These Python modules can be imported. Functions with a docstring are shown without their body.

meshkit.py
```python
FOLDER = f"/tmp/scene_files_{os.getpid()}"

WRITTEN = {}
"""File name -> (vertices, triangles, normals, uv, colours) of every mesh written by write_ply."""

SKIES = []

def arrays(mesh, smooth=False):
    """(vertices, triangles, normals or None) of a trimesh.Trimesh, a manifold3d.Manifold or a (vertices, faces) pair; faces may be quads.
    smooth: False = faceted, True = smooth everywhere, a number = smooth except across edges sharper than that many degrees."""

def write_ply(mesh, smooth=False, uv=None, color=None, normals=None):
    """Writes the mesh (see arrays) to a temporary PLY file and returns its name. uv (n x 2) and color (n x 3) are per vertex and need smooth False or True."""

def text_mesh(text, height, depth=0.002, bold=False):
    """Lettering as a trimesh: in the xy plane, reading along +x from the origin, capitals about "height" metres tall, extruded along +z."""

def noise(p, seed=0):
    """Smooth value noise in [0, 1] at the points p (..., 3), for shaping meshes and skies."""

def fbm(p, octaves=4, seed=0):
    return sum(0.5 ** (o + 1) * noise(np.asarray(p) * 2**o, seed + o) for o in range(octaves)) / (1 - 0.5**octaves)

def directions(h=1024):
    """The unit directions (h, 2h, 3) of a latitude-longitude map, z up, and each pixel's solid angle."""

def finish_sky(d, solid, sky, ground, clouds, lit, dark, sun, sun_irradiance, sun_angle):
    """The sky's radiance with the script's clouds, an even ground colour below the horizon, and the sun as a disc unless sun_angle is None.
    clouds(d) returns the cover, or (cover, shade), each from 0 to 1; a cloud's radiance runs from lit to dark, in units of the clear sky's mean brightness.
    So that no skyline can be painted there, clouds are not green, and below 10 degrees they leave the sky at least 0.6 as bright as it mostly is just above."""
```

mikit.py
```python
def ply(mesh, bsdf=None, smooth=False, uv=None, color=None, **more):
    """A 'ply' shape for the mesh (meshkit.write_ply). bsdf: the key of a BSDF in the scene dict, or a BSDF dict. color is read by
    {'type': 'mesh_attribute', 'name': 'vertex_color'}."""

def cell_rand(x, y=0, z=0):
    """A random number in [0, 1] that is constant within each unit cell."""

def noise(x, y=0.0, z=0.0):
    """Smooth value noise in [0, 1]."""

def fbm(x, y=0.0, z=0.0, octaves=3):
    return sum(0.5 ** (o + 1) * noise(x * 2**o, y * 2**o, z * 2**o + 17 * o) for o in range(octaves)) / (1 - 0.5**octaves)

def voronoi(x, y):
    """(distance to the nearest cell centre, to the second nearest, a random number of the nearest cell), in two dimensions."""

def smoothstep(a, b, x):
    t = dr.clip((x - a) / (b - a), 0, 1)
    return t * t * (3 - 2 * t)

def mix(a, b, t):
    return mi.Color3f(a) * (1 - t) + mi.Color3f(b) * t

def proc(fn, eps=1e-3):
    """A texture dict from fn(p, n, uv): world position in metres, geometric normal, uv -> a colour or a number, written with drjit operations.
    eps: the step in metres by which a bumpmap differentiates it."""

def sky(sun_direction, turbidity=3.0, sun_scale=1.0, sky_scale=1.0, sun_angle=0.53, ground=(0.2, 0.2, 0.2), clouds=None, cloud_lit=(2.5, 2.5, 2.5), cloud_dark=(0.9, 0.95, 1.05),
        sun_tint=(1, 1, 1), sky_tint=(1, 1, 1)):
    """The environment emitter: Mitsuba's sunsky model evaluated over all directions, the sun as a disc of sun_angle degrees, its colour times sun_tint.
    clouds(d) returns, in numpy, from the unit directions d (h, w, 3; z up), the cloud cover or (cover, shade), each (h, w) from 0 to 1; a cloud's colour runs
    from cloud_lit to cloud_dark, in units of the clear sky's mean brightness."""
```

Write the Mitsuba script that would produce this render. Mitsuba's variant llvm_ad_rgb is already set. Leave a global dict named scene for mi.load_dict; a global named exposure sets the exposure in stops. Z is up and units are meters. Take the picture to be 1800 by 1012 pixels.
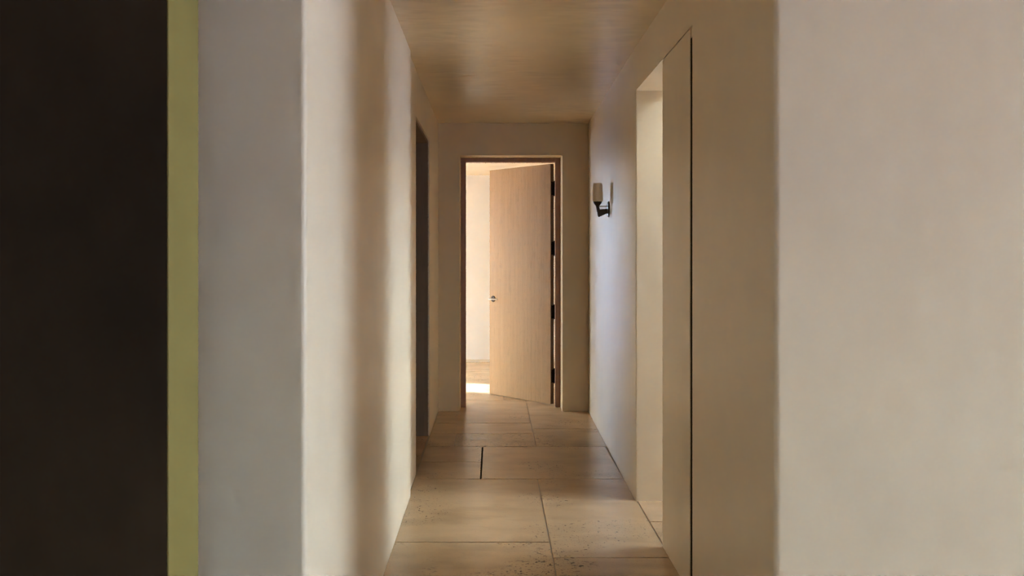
import math, random
import numpy as np, trimesh, shapely
import manifold3d as m3
import shapely.geometry as sg
import shapely.affinity as sa
from shapely.ops import unary_union
import drjit as dr
import mitsuba as mi
import mikit
from mikit import noise, fbm, smoothstep

random.seed(7)
T = mi.ScalarTransform4f
scene, labels = {}, {}


def mix(a, b, t):
    a, b = ([float(v) for v in c] if isinstance(c, (list, tuple, np.ndarray)) else c for c in (a, b))
    return mikit.mix(a, b, t)


# ------------------------------------------------------------------ camera, sky, exposure
# x runs to the right, y along the corridor (away from the camera), z up; focal length 1500 px of 1800
EYE = 1.43
scene['camera'] = {'type': 'perspective', 'fov': math.degrees(2 * math.atan(900 / 1500)), 'fov_axis': 'x',
                   'principal_point_offset_x': (900 - 868) / 1800, 'principal_point_offset_y': (506 - 450) / 1012,
                   'near_clip': 0.02, 'far_clip': 200.0,
                   'to_world': T().look_at(origin=[0, 0, EYE], target=[0, 1, EYE], up=[0, 0, 1])}
EL, AZ = math.radians(36), math.atan2(0.27, -1.0)
SUN = [math.cos(EL) * math.cos(AZ), math.cos(EL) * math.sin(AZ), math.sin(EL)]


def cloud_cover(d):
    import meshkit
    q = d / np.maximum(d[..., 2:3], 0.12)
    c = meshkit.fbm(np.stack([q[..., 0] * 1.2, q[..., 1] * 1.2, d[..., 2] * 2], -1), 4, 3)
    return np.clip((c - 0.30) * 3.0, 0, 0.95)


scene['sky'] = mikit.sky(SUN, turbidity=4.0, sun_scale=0.58, sky_scale=1.9, sun_angle=2.0, ground=(0.42, 0.45, 0.58),
                         clouds=cloud_cover, cloud_lit=(2.0, 2.32, 2.52), cloud_dark=(1.0, 1.17, 1.36), sun_tint=(0.9, 1.16, 1.9), sky_tint=(1.0, 1.14, 1.25))
exposure = 5.53


# ------------------------------------------------------------------ materials
def plaster(name, base, var=0.06, rough=0.42, spec=0.4, bump=0.0005, seed=0.0, tint=(1.0, 0.985, 0.96), stretch=(8.0, 8.0), ripple_shade=0.0):
    b = np.array(base)

    def colour(p, n, uv):
        t = fbm(p.x * 1.7 + seed, p.y * 1.7, p.z * 1.5, octaves=4)
        s = fbm(p.x * 9 + seed, p.y * 9, p.z * 6 + 3, octaves=3)
        k = 1 + var * (2 * t - 1) * 1.4 + var * 0.5 * (2 * s - 1)
        c = mix(list(b), list(b * np.array(tint)), smoothstep(0.35, 0.65, t))
        if ripple_shade:        # light and dark of the ripples put into the colour
            w = p.y + 0.12 * fbm(p.x * 3.5, p.y * 3, 5, octaves=2)
            ridge = fbm(p.x * 8 + seed, w * 24, p.z * 4, octaves=3)
            where = smoothstep(0.47, 0.66, fbm(p.x * 2.3 + 1.7, p.y * 0.9 + 0.6, 8, octaves=2))
            k = k * (1 + ripple_shade * where * (2 * ridge - 1))
        return c * k

    def relief(p, n, uv):
        trowel = fbm(p.x * stretch[0] + 5 + seed, p.y * stretch[1], p.z * 3.2, octaves=4)
        streak = noise(p.x * 40 + seed, p.y * 40, p.z * 7)
        out = trowel + 0.18 * streak
        return out

    scene[name] = {'type': 'twosided', 'bsdf': {'type': 'bumpmap', 'tex': mikit.proc(relief, eps=0.004), 'scale': bump * 10,
                   'bsdf': {'type': 'principled', 'base_color': mikit.proc(colour), 'roughness': rough, 'specular': spec}}}


plaster('plaster', (0.64, 0.54, 0.385), rough=0.36, bump=0.0004)
plaster('plaster_end_shade', (0.62, 0.475, 0.265), rough=0.4, bump=0.00025, seed=51.0)  # corridor plaster with the warm shade of the far end in its base colour
plaster('plaster_cream', (0.72, 0.67, 0.575), rough=0.45, bump=0.0002, seed=61.0)
plaster('plaster_ceiling', (0.62, 0.49, 0.305), rough=0.27, bump=0.0005, seed=11.0, stretch=(4.0, 10.0), ripple_shade=0.13)  # warm shade and ripple light of the ceiling are put into this colour
plaster('plaster_pale', (0.72, 0.67, 0.62), rough=0.45, bump=0.0002, seed=41.0)
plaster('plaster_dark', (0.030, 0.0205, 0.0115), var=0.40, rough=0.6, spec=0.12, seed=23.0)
plaster('plaster_olive', (0.19, 0.155, 0.045), var=0.10, rough=0.55, spec=0.25, seed=31.0)


def travertine(name, base, seed):
    b = np.array(base)

    def colour(p, n, uv):
        wx = p.x + 0.10 * fbm(p.x * 3 + seed, p.y * 3, 0, octaves=2)
        wy = p.y + 0.14 * fbm(p.x * 2.1 + seed, p.y * 2.1, 7, octaves=3)
        vein = fbm(wx * 3.5 + seed, wy * 11, seed, octaves=4)
        cloud = fbm(p.x * 3 + seed * 2, p.y * 4, 3, octaves=3)
        c = mix(list(b * 1.12), list(b * np.array([0.70, 0.65, 0.58])), 0.30 * smoothstep(0.35, 0.72, vein) + 0.45 * smoothstep(0.4, 0.7, cloud))
        c = c * (0.86 + 0.28 * cloud)
        patch = smoothstep(0.46, 0.62, fbm(p.x * 2.6 + seed * 3, p.y * 3.4, 9, octaves=3))
        pit = noise(p.x * 80 + seed, p.y * 115, seed)
        hole = smoothstep(0.76, 0.85, pit) * patch
        fine = smoothstep(0.70, 0.85, noise(p.x * 160, p.y * 300, seed + 4)) * (0.25 + 0.6 * patch)
        c = mix(c, list(b * 0.38), 0.6 * fine)
        return mix(c, list(b * 0.16), 0.85 * hole)

    def relief(p, n, uv):
        return fbm(p.x * 14 + seed, p.y * 18, 2, octaves=3) + 0.4 * noise(p.x * 70, p.y * 110, seed)

    def gloss(p, n, uv):
        return 0.19 + 0.20 * fbm(p.x * 7 + seed, p.y * 11, 5, octaves=3)

    scene[name] = {'type': 'twosided', 'bsdf': {'type': 'bumpmap', 'tex': mikit.proc(relief, eps=0.003), 'scale': 0.0009,
                   'bsdf': {'type': 'principled', 'base_color': mikit.proc(colour), 'roughness': mikit.proc(gloss), 'specular': 0.5}}}


TILE = ['travertine_pale', 'travertine_mid', 'travertine_warm']
travertine(TILE[0], (0.43, 0.30, 0.172), 1.3)
travertine(TILE[1], (0.395, 0.272, 0.15), 5.7)
travertine(TILE[2], (0.375, 0.257, 0.136), 9.1)
scene['grout'] = {'type': 'twosided', 'bsdf': {'type': 'diffuse', 'reflectance': {'type': 'rgb', 'value': [0.31, 0.245, 0.17]}}}

# door leaf: position and direction, also used by the grain
PIVOT, THETA, LEAF_W, LEAF_T, LEAF_H = np.array([0.578, 8.225]), math.radians(47.3), 0.868, 0.045, 2.308
DDIR = np.array([-math.cos(THETA), math.sin(THETA)])


def oak(name, base, dark, ux, uy, rough, spec=0.4, scale=1.0):
    def grain(p, n, uv):
        u = (p.x - float(PIVOT[0])) * float(ux) + (p.y - float(PIVOT[1])) * float(uy)
        w = u + 0.012 * fbm(u * 3, p.z * 1.1, 2, octaves=2)
        g = fbm(w * 70 * scale, p.z * 1.6, 1, octaves=4)
        broad = fbm(w * 9 * scale, p.z * 0.5, 4, octaves=2)
        pores = smoothstep(0.62, 0.85, noise(w * 380 * scale, p.z * 22, 8))
        fleck = smoothstep(0.80, 0.9, noise(w * 45 * scale, p.z * 9, 12))
        c = mix(list(base), list(dark), 0.55 * g + 0.35 * broad)
        return mix(c, list(np.array(dark) * 0.6), 0.16 * pores + 0.12 * fleck)
    scene[name] = {'type': 'twosided', 'bsdf': {'type': 'principled', 'base_color': mikit.proc(grain), 'roughness': rough, 'specular': spec}}


oak('oak_leaf', (0.58, 0.375, 0.175), (0.44, 0.26, 0.105), DDIR[0], DDIR[1], 0.42)
oak('walnut_frame', (0.34, 0.18, 0.095), (0.19, 0.095, 0.05), 0.8, 0.6, 0.45)
oak('shaded_brown', (0.24, 0.16, 0.09), (0.16, 0.105, 0.06), 0.7, 0.7, 0.5, spec=0.3)  # dark brown for the parts that stand in for shade
scene['bronze'] = {'type': 'twosided', 'bsdf': {'type': 'principled', 'base_color': {'type': 'rgb', 'value': [0.055, 0.038, 0.026]}, 'roughness': 0.38, 'metallic': 0.6, 'specular': 0.5}}
scene['black_iron'] = {'type': 'twosided', 'bsdf': {'type': 'principled', 'base_color': {'type': 'rgb', 'value': [0.018, 0.013, 0.010]}, 'roughness': 0.5}}
scene['nickel'] = {'type': 'twosided', 'bsdf': {'type': 'principled', 'base_color': {'type': 'rgb', 'value': [0.42, 0.36, 0.29]}, 'roughness': 0.36, 'metallic': 1.0}}


def shade_tone(p, n, uv):
    return mi.Color3f(0.78, 0.64, 0.44) * (0.94 + 0.12 * fbm(p.x * 40, p.y * 40, p.z * 60, octaves=2))


scene['shade_glass'] = {'type': 'twosided', 'bsdf': {'type': 'principled', 'base_color': mikit.proc(shade_tone), 'roughness': 0.5, 'specular': 0.4}}
scene['dark_void'] = {'type': 'twosided', 'bsdf': {'type': 'diffuse', 'reflectance': {'type': 'rgb', 'value': [0.05, 0.036, 0.024]}}}
scene['window_metal'] = {'type': 'twosided', 'bsdf': {'type': 'principled', 'base_color': {'type': 'rgb', 'value': [0.12, 0.10, 0.08]}, 'roughness': 0.5}}


# ------------------------------------------------------------------ mesh helpers
def numbered(key):
    if key not in scene and key not in labels:
        return key
    k = 1
    while f'{key}_{k:03d}' in scene or f'{key}_{k:03d}' in labels:
        k += 1
    return f'{key}_{k:03d}'


def put(name, mesh, mat, parent=None, smooth=False, label=None, cat=None, kind=None):
    key = numbered(f'{parent}__{name}' if parent else name)
    scene[key] = mikit.ply(mesh, mat, smooth=smooth)
    said = {k: v for k, v in (('label', label), ('category', cat), ('kind', kind)) if v}
    if said:
        labels[key] = said
    return key


def tri(man):
    m = man.to_mesh()
    return trimesh.Trimesh(np.asarray(m.vert_properties)[:, :3], np.asarray(m.tri_verts), process=False)


def extr(poly, z0, z1):
    """A polygon in plan, extruded from z0 to z1, as a Manifold."""
    out = m3.Manifold()
    for g in (poly.geoms if hasattr(poly, 'geoms') else [poly]):
        if g.is_empty or g.geom_type != 'Polygon':
            continue
        rings = [np.array(g.exterior.coords)[:-1]] + [np.array(r.coords)[:-1] for r in g.interiors]
        out = out + m3.CrossSection([r for r in rings], m3.FillRule.EvenOdd).extrude(z1 - z0).translate([0, 0, z0])
    return out


def rect(x0, y0, x1, y1):
    return sg.box(min(x0, x1), min(y0, y1), max(x0, x1), max(y0, y1))


def rounded(poly, r=0.012):
    """Outer corners rounded, in plan."""
    return poly.buffer(-r, join_style='mitre').buffer(r, quad_segs=6)


def rbox(x0, y0, z0, x1, y1, z1, r=0.003, seg=8):
    """A box with rounded edges: the hull of eight spheres."""
    s = m3.Manifold.sphere(r, seg)
    pts = [(x, y, z) for x in (x0 + r, x1 - r) for y in (y0 + r, y1 - r) for z in (z0 + r, z1 - r)]
    return m3.Manifold.batch_hull([s.translate(list(p)) for p in pts])


def lathe(profile, n=32):
    """Revolve (radius, z) pairs about z."""
    return trimesh.creation.revolve(np.array(profile), sections=n)


# ------------------------------------------------------------------ plan of the place
H = 2.66                      # corridor and front room ceiling
XL, XLF = -0.497, -0.512      # left corridor wall, front stretch and (set back a little) far stretch
YL0, YSTEP = 2.26, 5.10       # its front corner, and where it steps back
XR, XRE = 0.830, 0.873        # right corridor wall, front and at the far end
YR0 = 2.52
YE = 7.875                    # end wall
LO = (5.62, 6.81, 2.35)       # left opening: from, to, head
RO = (4.206, 4.99, 2.397)     # right opening
FAR_Y, FAR_H = 11.53, 2.52

# left wall, plan; the opening is cut below its head
left_full = unary_union([sg.Polygon([(XL, YL0), (XL, YSTEP), (XLF, YSTEP + 0.03), (XLF, YE + 0.1), (-0.80, YE + 0.1), (-0.80, YL0 + 0.25), (-4.4, YL0 + 0.25), (-4.4, YL0)])])
left_full = rounded(left_full, 0.014)
left_cut = rounded(left_full.difference(rect(-1.2, LO[0], -0.3, LO[1])), 0.008)
left_wall = extr(left_cut, -0.03, LO[2]) + extr(left_full, LO[2], H + 0.02)
put('wall_left', tri(left_wall), 'plaster', smooth=35, kind='structure',
    label='hand-trowelled cream plaster wall along the left side of the corridor, with a dark doorway', cat='wall')

# right wall; niche for the flush door panel, slot beside it, opening beyond
right_full = sg.Polygon([(XR, YR0), (XR, RO[1]), (XRE, YE), (XRE, YE + 0.1), (1.06, YE + 0.1), (1.06, YR0 + 0.22), (6.7, YR0 + 0.22), (6.7, YR0)])
right_full = rounded(right_full, 0.016)
right_cut = rounded(right_full.difference(rect(0.5, RO[0], 1.4, RO[1])), 0.008)
niche = rect(0.5, 3.567, XR + 0.15, RO[0] + 0.1)
right_cut = right_cut.difference(niche.difference(rect(0.5, RO[0], 1.4, RO[1])))
right_wall = extr(right_cut, -0.03, RO[2]) + extr(right_full, RO[2], H + 0.02)
put('wall_right', tri(right_wall), 'plaster', smooth=35, kind='structure',
    label='cream plaster wall along the right side of the corridor and across the right foreground', cat='wall')

# end wall with the door reveal
DX0, DX1, DZ = -0.312, 0.632, 2.36
end_full = rect(-0.80, YE, 1.06, 8.24)
end_cut = rounded(end_full.difference(rect(DX0, 7, DX1, 9)), 0.006)
end_wall = extr(end_cut, -0.03, DZ) + extr(end_full, DZ, H + 0.02)
put('wall_end', tri(end_wall), 'plaster_end_shade', smooth=35, kind='structure',
    label='beige plaster wall closing the corridor, with the wooden door set in its middle', cat='wall')

# dark partition in the left foreground, with its olive end
PX = -0.571
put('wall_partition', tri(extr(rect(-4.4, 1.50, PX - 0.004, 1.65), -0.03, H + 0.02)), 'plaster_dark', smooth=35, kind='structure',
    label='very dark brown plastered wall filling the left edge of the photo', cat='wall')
put('olive_end', tri(extr(rounded(rect(PX - 0.004, 1.50, PX, 1.65), 0.0015), -0.03, H + 0.02)), 'plaster_olive', parent='wall_partition', smooth=35,
    label='narrow olive green plastered end of the dark wall')

# other rooms: shells
WALL = 0.25
SAY = {'south': 'near', 'north': 'facing', 'west': 'left-hand', 'east': 'right-hand'}


def shell(name, x0, y0, x1, y1, z1, skip=(), holes={}, north=WALL, label=None, mat='plaster'):
    """Walls of a rectangular room; holes: {side: [(a0, a1, z0, z1)]}"""
    w, e = (0 if s in skip else WALL for s in ('west', 'east'))
    sides = {'south': (x0 - w, y0 - WALL, x1 + e, y0), 'north': (x0 - w, y1, x1 + e, y1 + north),
             'west': (x0 - WALL, y0, x0, y1), 'east': (x1, y0, x1 + WALL, y1)}
    for s, b in sides.items():
        if s in skip:
            continue
        m = extr(rect(*b), -0.03, z1 + 0.02)
        for a0, a1, h0, h1 in holes.get(s, []):
            cut = (a0, y0 - 1, a1, y1 + 1) if s in ('south', 'north') else (b[0] - 0.1, a0, b[2] + 0.1, a1)
            if s == 'south':
                cut = (a0, b[1] - 0.1, a1, b[3] + 0.1)
            if s == 'north':
                cut = (a0, b[1] - 0.1, a1, b[3] + 0.1)
            m = m - extr(rect(*cut), h0, h1)
        put(f'wall_{name}_{s}', tri(m), mat, smooth=35, kind='structure', label=f'{SAY[s]} {label}', cat='wall')


# far room: sunny windows in its left wall
FX0, FX1 = -2.9, 2.2
shell('far_room', FX0, 8.24, FX1, FAR_Y, FAR_H, skip=('south',), north=0.45, mat='plaster_cream', label='bright sunlit plaster wall of the room behind the open door',
      holes={'west': [(9.70, 10.36, 0.0, 2.35)], 'north': [(-2.7, -1.4, 0.02, 2.4)]})
put('wall_far_room_south', tri(extr(unary_union([rect(FX0 - WALL, 8.08, -0.80, 8.24), rect(1.06, 8.08, FX1 + WALL, 8.24)]), -0.03, FAR_H + 0.02)), 'plaster',
    kind='structure', label='plaster wall of the sunlit room on either side of the open door', cat='wall')
SRX = 3.6
# right room, with a wide window opposite the opening
shell('side_room', 1.06, YR0 + 0.22, SRX, 6.4, H, skip=('west', 'south'), mat='plaster_pale', label='plaster wall of the daylit room off the right side of the corridor',
      holes={'east': [(4.1, 5.1, 0.55, 2.25)]})
# left room, no window
shell('dark_room', -3.4, YL0 + 0.25, -0.80, YE, H, skip=('east', 'south'), label='plaster wall of the unlit room off the left side of the corridor')
# front room, where the camera stands
shell('front_room', -4.4, -3.2, 6.7, YR0 + 0.1, H, skip=('north',), mat='plaster_pale', label='plaster wall of the front room behind the camera',
      holes={'east': [(-0.3, 1.8, 0.02, 2.5)], 'south': [(0.6, 1.6, 0.9, 1.65)]})  # south window is added, unseen, as fill light on the frontal faces
put('wall_front_room_north', tri(extr(rect(6.7, YR0, 6.95, YR0 + 0.5), -0.03, H + 0.02)), 'plaster', kind='structure',
    label='plaster corner of the front room beyond the right edge of the photo', cat='wall')

# ceilings
ceil_main = unary_union([rect(-4.65, -3.45, 6.95, 2.62), rect(-3.65, 2.3, 4.85, 8.0), rect(-0.9, 7.8, 1.1, 8.22)])
ceil_main = ceil_main.difference(rect(1.4, 4.23, 2.4, 4.97))      # rooflight added over the unseen side room to brighten the floor patch
put('ceiling', tri(extr(ceil_main, H, H + 0.2)), 'plaster_ceiling', kind='structure', label='unevenly trowelled beige plaster ceiling of the corridor', cat='ceiling')


def trowelled(x0, y0, x1, y1, step, z_top):
    """The corridor's ceiling plaster as a solid whose underside is uneven, roughest in one patch."""
    import meshkit
    xs, ys = np.arange(x0, x1 + 1e-9, step), np.arange(y0, y1 + 1e-9, step)
    X, Y = np.meshgrid(xs, ys, indexing='ij')
    F = lambda fx, fy, o, seed: meshkit.fbm(np.stack([X * fx, Y * fy, np.full_like(X, 0.37 + seed)], -1), o, seed)
    W = Y + 0.14 * (F(3.5, 3.0, 3, 5) - 0.5)
    ridge = np.abs(2 * meshkit.fbm(np.stack([X * 5.5, W * 18, np.full_like(X, 2.2)], -1), 3, 9) - 1)
    mask = 0.15 + np.exp(-((X + 0.12) / 0.24) ** 2 - ((Y - 5.7) / 0.9) ** 2) + 0.45 * np.exp(-((X + 0.05) / 0.35) ** 2 - ((Y - 4.5) / 0.5) ** 2)
    Z = H - 0.0040 - 0.0040 * (F(2.2, 3.2, 3, 1) - 0.5) + 0.0095 * mask * (ridge - 0.3)
    Z = np.where((Y < y0 + 0.06), H + 0.004, Z)
    v = np.concatenate([np.stack([X, Y, Z], -1).reshape(-1, 3), [[x0, y0, z_top], [x1, y0, z_top], [x1, y1, z_top], [x0, y1, z_top]]])
    nx, ny = X.shape
    a = (np.arange(nx - 1)[:, None] * ny + np.arange(ny - 1)[None]).ravel()
    f = np.concatenate([np.stack([a, a + 1, a + ny], -1), np.stack([a + 1, a + ny + 1, a + ny], -1), [[nx * ny, nx * ny + 1, nx * ny + 2], [nx * ny, nx * ny + 2, nx * ny + 3]]])
    return trimesh.Trimesh(v, f, process=False)


put('trowelled_plaster', trowelled(-0.56, 2.60, 0.92, 7.92, 0.011, H + 0.02), 'plaster_ceiling', parent='ceiling', smooth=True)
put('ceiling_far_room', tri(extr(rect(FX0 - WALL, 8.2, FX1 + WALL, FAR_Y + 0.45), FAR_H, FAR_H + 0.2)), 'plaster_ceiling', kind='structure',
    label='bright plaster ceiling of the room behind the open door', cat='ceiling')

# ------------------------------------------------------------------ floor: grout bed and travertine tiles
put('floor', tri(extr(rect(-4.6, -3.4, 6.9, FAR_Y + 0.2), -0.06, -0.005)), 'grout', kind='structure',
    label='travertine tile floor of the corridor in large staggered slabs', cat='floor')
walls_plan = unary_union([left_cut.buffer(0.001), right_cut.buffer(0.001), end_cut.buffer(0.001), rect(-4.4, 1.5, PX, 1.65),
                          rect(FX0 - WALL, 8.08, -0.80, 8.24), rect(1.06, 8.08, FX1 + WALL, 8.24)])
rooms = unary_union([rect(-4.4, -3.2, 6.7, YR0), rect(-0.9, 2.2, 1.1, 8.24), rect(-3.4, YL0 + 0.25, -0.8, YE), rect(1.0, YR0 + 0.2, SRX, 6.4), rect(FX0, 8.2, FX1, FAR_Y)])
free = rooms.difference(walls_plan)
tiles = []          # (x0, y0, x1, y1, joint)
A0, A1, C1 = 0.28, 0.28, 0.318
tiles += [(-0.51, 7.31, C1, 8.45), (C1, 7.08, 0.88, 8.45), (-0.51, 6.88, C1, 7.31), (C1, 6.41, 0.88, 7.08),
          (-0.51, 6.41, -0.30, 6.88), (-0.30, 6.41, C1, 6.88), (-0.51, 5.93, -0.087, 6.41), (-0.51, 5.48, -0.087, 5.93), (-0.087, 5.48, 0.838, 6.41),
          (-0.51, 4.27, A1, 5.48), (A1, 4.05, 0.838, 5.48), (-0.51, 3.35, A0, 4.27), (A0, 3.05, 0.838, 4.05), (-0.51, 2.4, A0, 3.35), (A0, 2.1, 0.838, 3.05)]
corr = unary_union([rect(*t) for t in tiles])


def grid(x0, y0, x1, y1, w, d, shift):
    row, y = 0, y0
    while y < y1 - 1e-6:
        x = x0 - (shift * w if row % 2 else 0)
        while x < x1 - 1e-6:
            yield (max(x, x0), y, min(x + w, x1), min(y + d, y1))
            x += w
        y, row = y + d, row + 1


rest = [rect(*t) for t in grid(FX0, 8.45, 2.2, FAR_Y, 1.0, 0.72, 0.45)]
rest += [rect(*t) for t in grid(0.838, 2.7, SRX, 6.4, 0.9, 0.95, 0.5)]
rest += [rect(*t) for t in grid(-3.4, 2.5, -0.51, YE, 0.96, 0.9, 0.5)]
rest += [rect(*t) for t in grid(-4.4, -3.2, 6.7, 2.6, 1.2, 0.97, 0.5)]
pieces = [rect(*t) for t in tiles] + [r.difference(corr) for r in rest]
seen_poly = unary_union([corr, rect(-4.4, -3.2, 6.7, 2.6), rect(0.838, 2.7, SRX, 6.4), rect(-3.4, 2.5, -0.51, YE), rect(FX0, 8.2, 2.2, FAR_Y)])
JOINT, CH = 0.0028, 0.0018
k = 0
for poly in pieces:
    got = poly.buffer(-JOINT, join_style='mitre').intersection(free)
    if poly.bounds[0] == -0.087 and abs(poly.bounds[1] - 5.48) < 1e-6:
        got = got.intersection(rect(-0.078, 0, 9, 9))
    for g in (got.geoms if hasattr(got, 'geoms') else [got]):
        if g.is_empty or g.geom_type != 'Polygon' or g.area < 0.004:
            continue
        g = g.simplify(0.0006)
        rng = random.Random(k)
        top = -0.0004 + rng.uniform(-0.0004, 0.0004)
        low = extr(g, -0.02, top - CH)
        inner = g.buffer(-CH, join_style='mitre')
        slab = low + extr(inner, -0.019, top)
        put('tile', tri(slab), TILE[rng.randrange(3)], parent='floor')
        k += 1
put('open_joint', tri(rbox(-0.0898, 5.483, -0.012, -0.0782, 6.407, -0.003, 0.0008)), 'dark_void', parent='floor', label='wide dark open joint between two floor slabs')

# ------------------------------------------------------------------ trim and door
FY0, FYR, FY1 = 8.085, 8.172, 8.228        # frame: front, rebate, back
FL, FR, FT = -0.266, 0.584, 2.3225         # clear opening
LR, RR, TR = -0.295, 0.592, 2.328          # rebate behind the stop
frame = m3.Manifold()
for (x0, x1, y0, y1) in ((DX0, FL, FY0, FYR), (DX0, LR, FYR - 0.001, FY1), (FR, DX1, FY0, FYR), (RR, DX1, FYR - 0.001, FY1)):
    frame = frame + m3.Manifold.cube([x1 - x0, y1 - y0, DZ + 0.0]).translate([x0, y0, 0])
frame = frame + m3.Manifold.cube([DX1 - DX0, FYR - FY0, DZ - FT]).translate([DX0, FY0, FT]) + m3.Manifold.cube([DX1 - DX0, FY1 - FYR + 0.001, DZ - TR]).translate([DX0, FYR - 0.001, TR])
put('trim_1', tri(frame), 'walnut_frame', kind='structure', label='dark brown timber door frame recessed in the end wall', cat='door frame')

# dark lining added in the left doorway, standing for shade on its plaster
lining = extr(rect(-0.795, LO[1] - 0.022, XLF - 0.012, LO[1] + 0.002), 0.0, LO[2]) + extr(rect(-0.795, LO[0] - 0.002, XLF - 0.012, LO[0] + 0.022), 0.0, LO[2])
lining = lining + extr(rect(-0.795, LO[0], XLF - 0.012, LO[1]), LO[2] - 0.022, LO[2] + 0.002)
put('added_trim_2', tri(lining), 'shaded_brown', kind='structure', label='dark brown lining added for the shade inside the doorway in the left wall', cat='door frame')

# baseboard in the far room
put('baseboard_far_room', tri(rbox(FX0, FAR_Y - 0.012, -0.003, FX1, FAR_Y + 0.004, 0.035, 0.002)), 'plaster', kind='structure',
    label='low pale skirting at the foot of the sunlit wall behind the door', cat='baseboard')

# door leaf: built closed with its pivot at the origin (leaf runs to -x, front face at y = -thickness), then turned
ROT = np.eye(4)
ROT[:2, :2] = [[math.cos(THETA), math.sin(THETA)], [-math.sin(THETA), math.cos(THETA)]]
ROT[:3, 3] = [PIVOT[0], PIVOT[1], 0]


def turned(m):
    m = tri(m) if isinstance(m, m3.Manifold) else m.copy()
    m.apply_transform(ROT)
    return m


ZB = 0.008
door = put('door_1', turned(rbox(-LEAF_W, -LEAF_T, ZB, 0, 0, ZB + LEAF_H, 0.002)), 'oak_leaf', smooth=35, kind='structure',
           label='pale oak slab door standing half open into the bright room at the end of the corridor', cat='door')
put('hinge_edge_shade', turned(rbox(-0.0005, -LEAF_T + 0.002, ZB + 0.002, 0.0025, -0.001, ZB + LEAF_H - 0.002, 0.0008)), 'shaded_brown', parent=door, label='dark strip standing for shade on the hinge-side edge of the door')  # dark strip laid over the oak edge to stand for its shade
for z in (2.08, 1.506, 0.894, 0.277):
    h = m3.Manifold.cylinder(0.132, 0.0085, 0.0085, 16).translate([0.006, 0.004, z - 0.066])
    h = h + m3.Manifold.cube([0.006, 0.036, 0.126]).translate([-0.001, -0.036, z - 0.063])
    h = h + m3.Manifold.cylinder(0.006, 0.0065, 0.0065, 16).translate([0.006, 0.004, z + 0.066]) + m3.Manifold.cylinder(0.006, 0.0065, 0.0065, 16).translate([0.006, 0.004, z - 0.072])
    put('hinge', turned(h), 'black_iron', parent=door, smooth=35, label='black door hinge')
HZ, HX = 0.99, -LEAF_W + 0.058
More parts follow.
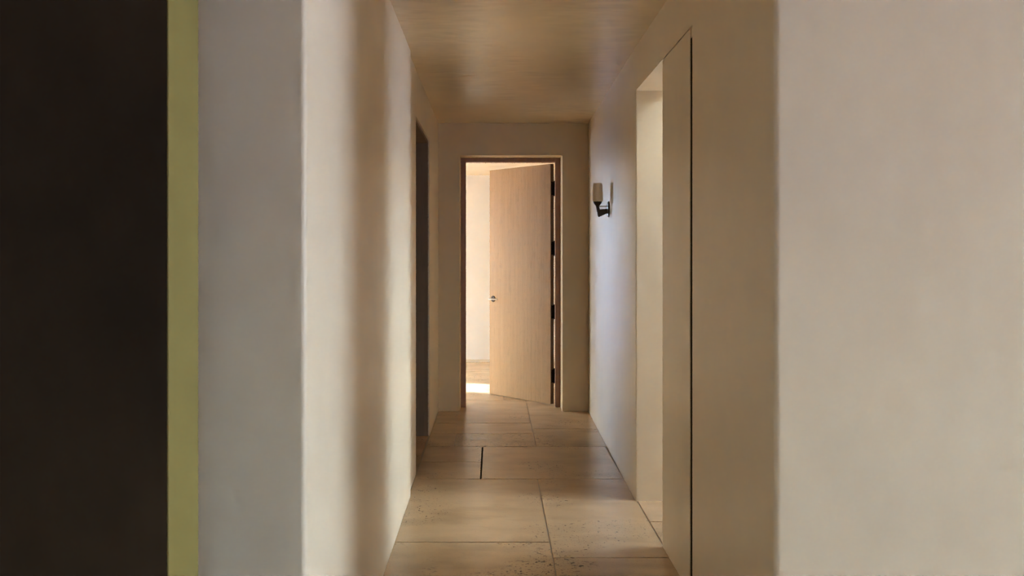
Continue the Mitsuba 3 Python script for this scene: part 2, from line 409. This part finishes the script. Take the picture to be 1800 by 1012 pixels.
ros = m3.Manifold.cylinder(0.009, 0.031, 0.029, 32).rotate([90, 0, 0]).translate([HX, -LEAF_T, HZ])
hk = put('handle', turned(ros), 'bronze', parent=door, smooth=35, label='small dark bronze rosette of the door handle')
s = m3.Manifold.sphere(0.0085, 16)
neck = m3.Manifold.cylinder(0.05, 0.009, 0.009, 20).rotate([90, 0, 0]).translate([HX, -LEAF_T - 0.004, HZ])
lev = neck + m3.Manifold.batch_hull([s.translate([HX - 0.006, -LEAF_T - 0.052, HZ]), s.translate([HX + 0.03, -LEAF_T - 0.055, HZ]), s.scale([1, 0.8, 1]).translate([HX + 0.11, -LEAF_T - 0.05, HZ])])
put('lever', turned(lev), 'nickel', parent=hk, smooth=40, label='satin metal lever')

# flush door panel beside the right opening
door2 = put('door_2', tri(rbox(XR + 0.001, 3.617, -0.0003, XR + 0.046, RO[0] - 0.001, RO[2] - 0.004, 0.0025)), 'plaster', smooth=35, kind='structure',
            label='flush plaster-coloured door panel between the dark slot and the bright opening on the right wall', cat='door')
put('stop', tri(rbox(XR + 0.008, 3.569, RO[2] - 0.045, XR + 0.046, 3.615, RO[2] - 0.002, 0.002)), 'plaster', parent=door2)

put('gap_shade_strip', tri(rbox(XR + 0.004, 3.5675, 0.002, XR + 0.10, 3.6165, RO[2] - 0.046, 0.001)), 'dark_void', parent=door2, label='dark strip put in for the shade of the gap beside the flush panel')  # solid dark strip filling the slot, stands for the shade inside it

# ------------------------------------------------------------------ wall sconce
SY = 6.30
SXW = XR + (XRE - XR) * (SY - RO[1]) / (YE - RO[1])      # wall face at the sconce
lamp = 'wall_sconce'
labels[lamp] = {'label': 'small wall sconce with a cream tapered shade on a dark bronze arm', 'category': 'sconce'}
cx, pz = SXW - 0.084, 1.776


def moved(m, x, y, z):
    m = m.copy()
    m.apply_translation([x, y, z])
    return m


plate = lathe([(0.0, 0.013), (0.042, 0.013), (0.054, 0.010), (0.059, 0.004), (0.059, -0.002), (0.0, -0.002)], 40)
plate.apply_transform(trimesh.transformations.rotation_matrix(-math.pi / 2, [0, 1, 0]))
put('back_plate', moved(plate, SXW + 0.0005, SY, pz), 'bronze', parent=lamp, smooth=40)
sp = lambda r, x, z: m3.Manifold.sphere(r, 16).translate([x, SY, z])
arm = m3.Manifold.batch_hull([sp(0.016, SXW - 0.012, pz - 0.012), sp(0.0105, cx + 0.012, pz - 0.045), sp(0.011, cx + 0.022, pz - 0.012)])
arm = arm + m3.Manifold.batch_hull([sp(0.0105, cx + 0.012, pz - 0.047), sp(0.0125, cx + 0.002, pz + 0.012)])
arm = arm + m3.Manifold.batch_hull([sp(0.0125, cx + 0.002, pz + 0.012), sp(0.013, cx, pz + 0.03)])
put('arm', tri(arm), 'bronze', parent=lamp, smooth=40)
rod = m3.Manifold.cylinder(0.072, 0.0042, 0.0042, 12).rotate([0, 90, 0]).translate([cx + 0.008, SY, pz + 0.022])
put('rod', tri(rod), 'nickel', parent=lamp, smooth=40, label='thin bright metal rod')
cup = lathe([(0.0, pz + 0.018), (0.012, pz + 0.018), (0.014, pz + 0.026), (0.030, pz + 0.044), (0.034, pz + 0.056), (0.031, pz + 0.058), (0.0, pz + 0.050)], 32)
put('holder', moved(cup, cx, SY, 0), 'bronze', parent=lamp, smooth=40)
z0 = pz + 0.0555
shade = lathe([(0.0, z0), (0.034, z0), (0.0405, z0 + 0.006), (0.0410, z0 + 0.014), (0.0365, z0 + 0.120), (0.033, z0 + 0.134), (0.028, z0 + 0.1365), (0.024, z0 + 0.133), (0.029, z0 + 0.118), (0.033, z0 + 0.014), (0.0, z0 + 0.010)], 40)
put('shade', moved(shade, cx, SY, 0), 'shade_glass', parent=lamp, smooth=40, label='cream tapered lamp shade')
